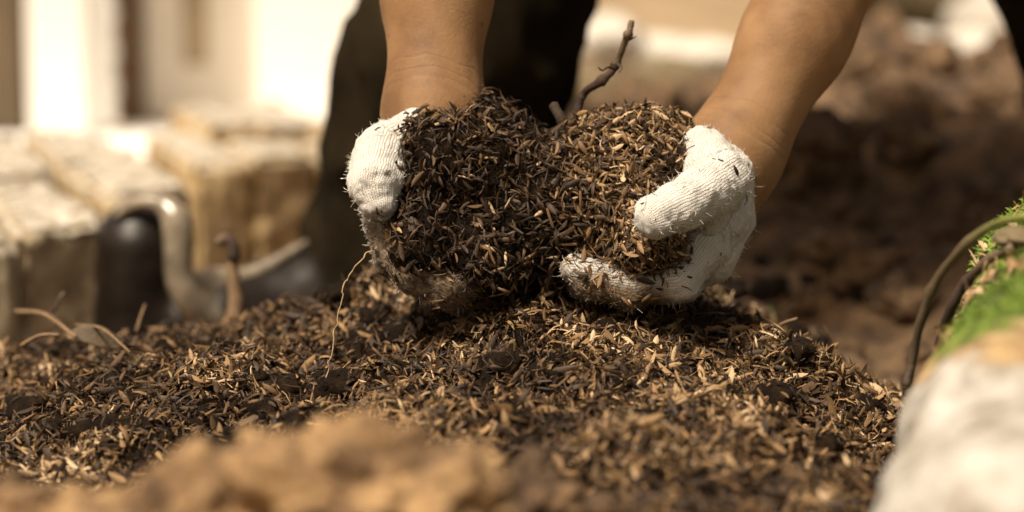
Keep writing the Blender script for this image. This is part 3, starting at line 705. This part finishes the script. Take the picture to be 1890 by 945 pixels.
for p, n in zip(pt, nn):
    L = .002 + .004 * rg.random(); d = n + rg.normal(size=3) * .6; d /= np.linalg.norm(d); s = np.cross(d, rg.normal(size=3)); s /= np.linalg.norm(s); b = len(Vs)
    Vs += [p - s * .0006, p + s * .0006, p + d * L * .6 + s * .0005, p + d * L + np.array([0, 0, -.001])]; Fs += [[b, b + 1, b + 2, b + 3]]
me = mesh('moss', Vs, np.array(Fs)); mo = link('moss', me, m_plain('bright_moss', (.12, .19, .02), .8, .5, 60)); mo['kind'] = 'stuff'; mo.parent = rock
pt, nn = sample(V, F, 700, rg, lambda c, n: ((c[:, 1] > -.26) & (c[:, 1] < .1) & (n[:, 0] < .2) & (c[:, 2] > .08)) * facing(c, n) * np.clip(fbm(c, 30, 2, 6) + .3, 0, 1))
lt = scatter('dry_litter', pt, nn, M['flake'], rg, .006, .02, .6 + .4 * rg.random(len(pt)), .002, .5); lt.parent = rock
thing(tube('creeper_stem', [P(1672, 715, 1.27), P(1685, 660, 1.27), P(1700, 590, 1.26), P(1725, 525, 1.25), P(1770, 465, 1.23), P(1825, 420, 1.21), P(1880, 402, 1.19), P(1960, 395, 1.17)], .0026, .0021, M['vine'], None, 9, 6, .08, ((.4, .001), (.62, .001))), 'long arching creeper stem turning green over the mossy rock', 'stem')
thing(tube('creeper_stem', [P(1735, 640, 1.3), P(1755, 570, 1.28), P(1785, 520, 1.27), P(1825, 480, 1.25), P(1870, 455, 1.23)], .0032, .0024, M['bark'], None, 9, 6, .12, ((.5, .0012),)), 'shorter red-brown stem lying against the moss', 'stem')
thing(clod('stone', P(1872, 438, 1.24), (.010, .012, .006), 14, M['olive'], None, rough=.3), 'small brown pebble under the greenish stem on the mossy rock', 'stone')


# ------------------------------------------------------------------ soil bank behind, ground to the horizon
def bank_h(x, y):
    d = y + 1.4; a = x * FPX / d + 945
    e = np.clip((d - 1.62) / 1.5, 0, 1); k = np.clip((a - 950) / 260, 0, 1); k = k * k * (3 - 2 * k)
    top = .055 + .05 * np.clip((a - 1300) / 500, 0, 1)
    h = -.085 + k * (.085 + top) * np.clip(e * (2.2 - 1.2 * e), 0, 1) ; far = np.clip((d - 3.5) / .6, 0, 1); h = h - k * far * .12
    lr = np.clip((x - 1.2) / .5, 0, 1); h = h * (1 - lr) - .085 * lr
    q = np.stack([x, y, 0 * x], 1); lum = k * np.clip(e * 3, 0, 1) * (1 - far * .7) * (1 - lr)
    return h + lum * (.045 * fbm(q, 5.5, 2, 2) + .05 * fbm(q, 11, 3, 8)) + lum * .02 * np.abs(fbm(q, 30, 2, 12))
bx, by = np.meshgrid(np.linspace(-.35, 1.9, 300), np.linspace(.20, 2.95, 330), indexing='ij')
BV = np.stack([bx.ravel(), by.ravel(), bank_h(bx.ravel(), by.ravel())], 1)
ii = (np.arange(299)[:, None] * 330 + np.arange(329)[None]).ravel(); BF = np.stack([ii, ii + 330, ii + 331, ii + 1], 1)
bank = thing(link('soil_bank', mesh('soil_bank', BV, BF), M['far']), 'lumpy brown earth bank behind the right arm', kind='structure')
gr = [(-.0, 0)]
V = [(-400, -60, -.1), (400, -60, -.1), (400, 1500, -.1), (-400, 1500, -.1)]
thing(link('ground', mesh('ground', V, [[0, 1, 2, 3]]), M['ground']), 'olive brown ground', kind='structure')
rng = np.random.default_rng(17)
for i in range(60):
    d = 1.9 + 1.7 * rng.random(); a = 1180 + 760 * rng.random(); x = (a - 945) / FPX * d; y = d - 1.4; r = .014 + .04 * rng.random() ** 2
    clod('earth_lump', (x, y, bank_h(np.array([x]), np.array([y]))[0] + r * .3), (r, r, r * .8), 80 + i, M['far'], bank, rough=.65, res=4)

rgb = np.random.default_rng(23)
for i in range(70):
    d = 1.62 + .5 * rgb.random(); a = 1290 + 420 * rgb.random(); x = (a - 945) / FPX * d; y = d - 1.4; r_ = .008 + .016 * rgb.random() ** 2
    z = max(H(np.array([x]), np.array([y]))[0], bank_h(np.array([x]), np.array([y]))[0])
    clod('earth_lump', (x, y, z + r_ * .3), (r_, r_, r_ * .8), 300 + i, M['soil'] if i % 3 == 0 else M['far'], bank, rough=.6, res=3)
# pale stones beyond the bank
for px, py, d, r, mt, lb in [(1120, 72, 4.4, (.07, .06, .045), 'stone', 'white rounded stone right of the dark trouser leg'), (1205, 100, 4.6, (.10, .06, .04), 'stone', 'grey-white flat stone between the white rounded stone and the arm'),
                             (1300, 108, 4.5, (.09, .06, .035), 'stone', 'pale stone just left of the slanting forearm'), (1235, 160, 4.1, (.09, .07, .055), 'olive', 'dark olive stone behind the crooked twig'),
                             (1100, 165, 4.0, (.05, .05, .03), 'olive', 'small olive stone below the white rounded stone'),
                             (1660, 85, 4.8, (.09, .06, .035), 'stone', 'pale low stone right of the slanting forearm'), (1790, 92, 4.7, (.075, .06, .04), 'stone', 'brighter oval stone beyond the bank, middle of the right three'),
                             (1850, 45, 5.2, (.13, .08, .09), 'stone', 'large pale grey block stone by the trouser leg at the corner'), (1690, 20, 6.2, (.20, .1, .08), 'olive', 'wide olive stone behind the pale low stone')]:
    thing(clod('stone', P(px, py, d), r, int(px) % 37, M[mt], None, rough=.14, res=4), lb, 'stone', 'stones beyond the earth bank')

# ------------------------------------------------------------------ stone block wall
def rough_box(name, corners, zb, zt, seed, parent, grey, disp=.008):
    """corners: 4 xy points counter-clockwise"""
    bm = bmesh.new(); vs = [bm.verts.new((x, y, zb)) for x, y in corners] + [bm.verts.new((x, y, zt + (k - 1.5) * .004 * ((seed * 7 + k) % 3 - 1))) for k, (x, y) in enumerate(corners)]
    for f in ((3, 2, 1, 0), (4, 5, 6, 7), (0, 1, 5, 4), (1, 2, 6, 5), (2, 3, 7, 6), (3, 0, 4, 7)): bm.faces.new([vs[k] for k in f])
    bmesh.ops.bevel(bm, geom=bm.edges[:], offset=.006, segments=2, affect='EDGES')
    for _ in range(1): bmesh.ops.triangulate(bm, faces=bm.faces[:])
    for _ in range(5):
        long_ = [e for e in bm.edges if e.calc_length() > .014]
        if not long_: break
        bmesh.ops.subdivide_edges(bm, edges=long_, cuts=1); bmesh.ops.triangulate(bm, faces=bm.faces[:])
    bm.normal_update(); V = np.array([v.co[:] for v in bm.verts]); N = np.array([v.normal[:] for v in bm.verts]); F = np.array([[v.index for v in f.verts] for f in bm.faces]); bm.free()
    V = V + N * (disp * fbm(V + seed, 22, 3, seed) + disp * .5 * fbm(V, 80, 2, seed))[:, None]
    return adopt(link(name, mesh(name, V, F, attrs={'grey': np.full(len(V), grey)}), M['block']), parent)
wall = empty('stone_block_wall', (-.45, .8, -.09)); thing(wall, 'low weathered stone block wall running back beside the boot', 'wall')
def gp(px, d, off=0): return np.array([(px - 945) / FPX * d + off, d - 1.4])
AWAY = np.array([-.30, .954]); n_ = 0
for (pa, da), (pb, db), zt, rows, grey in (((-130, 1.84), (24, 1.88), .047, 2, .9), ((25, 1.89), (192, 1.95), .058, 2, .75), ((196, 2.10), (348, 2.20), .056, 2, .3), ((354, 2.60), (460, 2.64), .034, 1, .0), ((468, 2.64), (585, 2.70), .036, 1, .05), ((592, 2.7), (720, 2.8), .036, 1, .2)):
    a, b = gp(pa, da), gp(pb, db)
    for k in range(rows):
        L = (.25, .27, 0, 0)[k] if pa < 0 else (.34, .34, .3, .3)[k]; o_ = AWAY * (.001 + L if False else ((.251 if pa < 0 else .341) * k)); n_ += 1
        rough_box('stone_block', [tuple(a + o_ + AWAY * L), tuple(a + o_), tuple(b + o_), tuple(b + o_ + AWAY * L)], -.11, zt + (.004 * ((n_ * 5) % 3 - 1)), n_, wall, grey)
for j, (pa, pb, d, L, zt) in enumerate([(388, 484, 2.82, .3, .060), (485, 610, 2.84, .32, .055)]):
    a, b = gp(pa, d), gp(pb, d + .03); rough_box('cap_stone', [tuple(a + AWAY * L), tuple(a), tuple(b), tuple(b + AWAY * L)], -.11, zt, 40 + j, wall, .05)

# ------------------------------------------------------------------ white house front
house = empty('white_house', (-.8, 2.9, -.1)); thing(house, 'blurred white house front with posts and a dark brick pier', 'house')
YAW = R(-20)
def hbox(name, px0, px1, z0, z1, dback, thick, mat, d=4.3):
    """box standing on the house line; x measured along the facade"""
    x0 = (px0 - 945) / FPX * d; x1 = (px1 - 945) / FPX * d
    bm = bmesh.new(); bmesh.ops.create_cube(bm, size=1); bmesh.ops.scale(bm, vec=(x1 - x0, thick, z1 - z0), verts=bm.verts)
    bmesh.ops.bevel(bm, geom=bm.edges[:], offset=min(.006, thick * .2, (x1 - x0) * .2, (z1 - z0) * .2), segments=1, affect='EDGES')
    me = bpy.data.meshes.new(name); bm.to_mesh(me); bm.free(); o = link(name, me, M[mat], house)
    o.location = ((x0 + x1) / 2 + .8, dback + thick / 2, (z0 + z1) / 2); return o
hbox('wall', -1200, 960, 0, 2.7, .34, .16, 'paint')
hbox('plaster_panel', 222, 452, .02, 2.5, .28, .05, 'render_')
hbox('beige_smudge', 300, 348, .12, .30, .272, .02, 'smudge')  # thin beige box, a vague smudge on the panel
hbox('wall_return', 452, 940, 0.02, 2.5, .20, .13, 'paint')
hbox('brown_post', -60, 38, 0, 2.5, .02, .1, 'brown')
hbox('white_post', 52, 165, 0, 2.5, .0, .11, 'paint')
hbox('pier_core', 172, 216, 0, 2.5, .26, .07, 'mortar')
for k in range(34):
    hbox('brick', 170, 218, .012 + k * .072, .012 + k * .072 + .058, .24, .085, 'brick')
hbox('roof', -1300, 1000, 2.7, 2.82, -.1, 1.2, 'roof')
hbox('doorstep', -700, 940, -.1, .012, -.36, .7, 'paint')
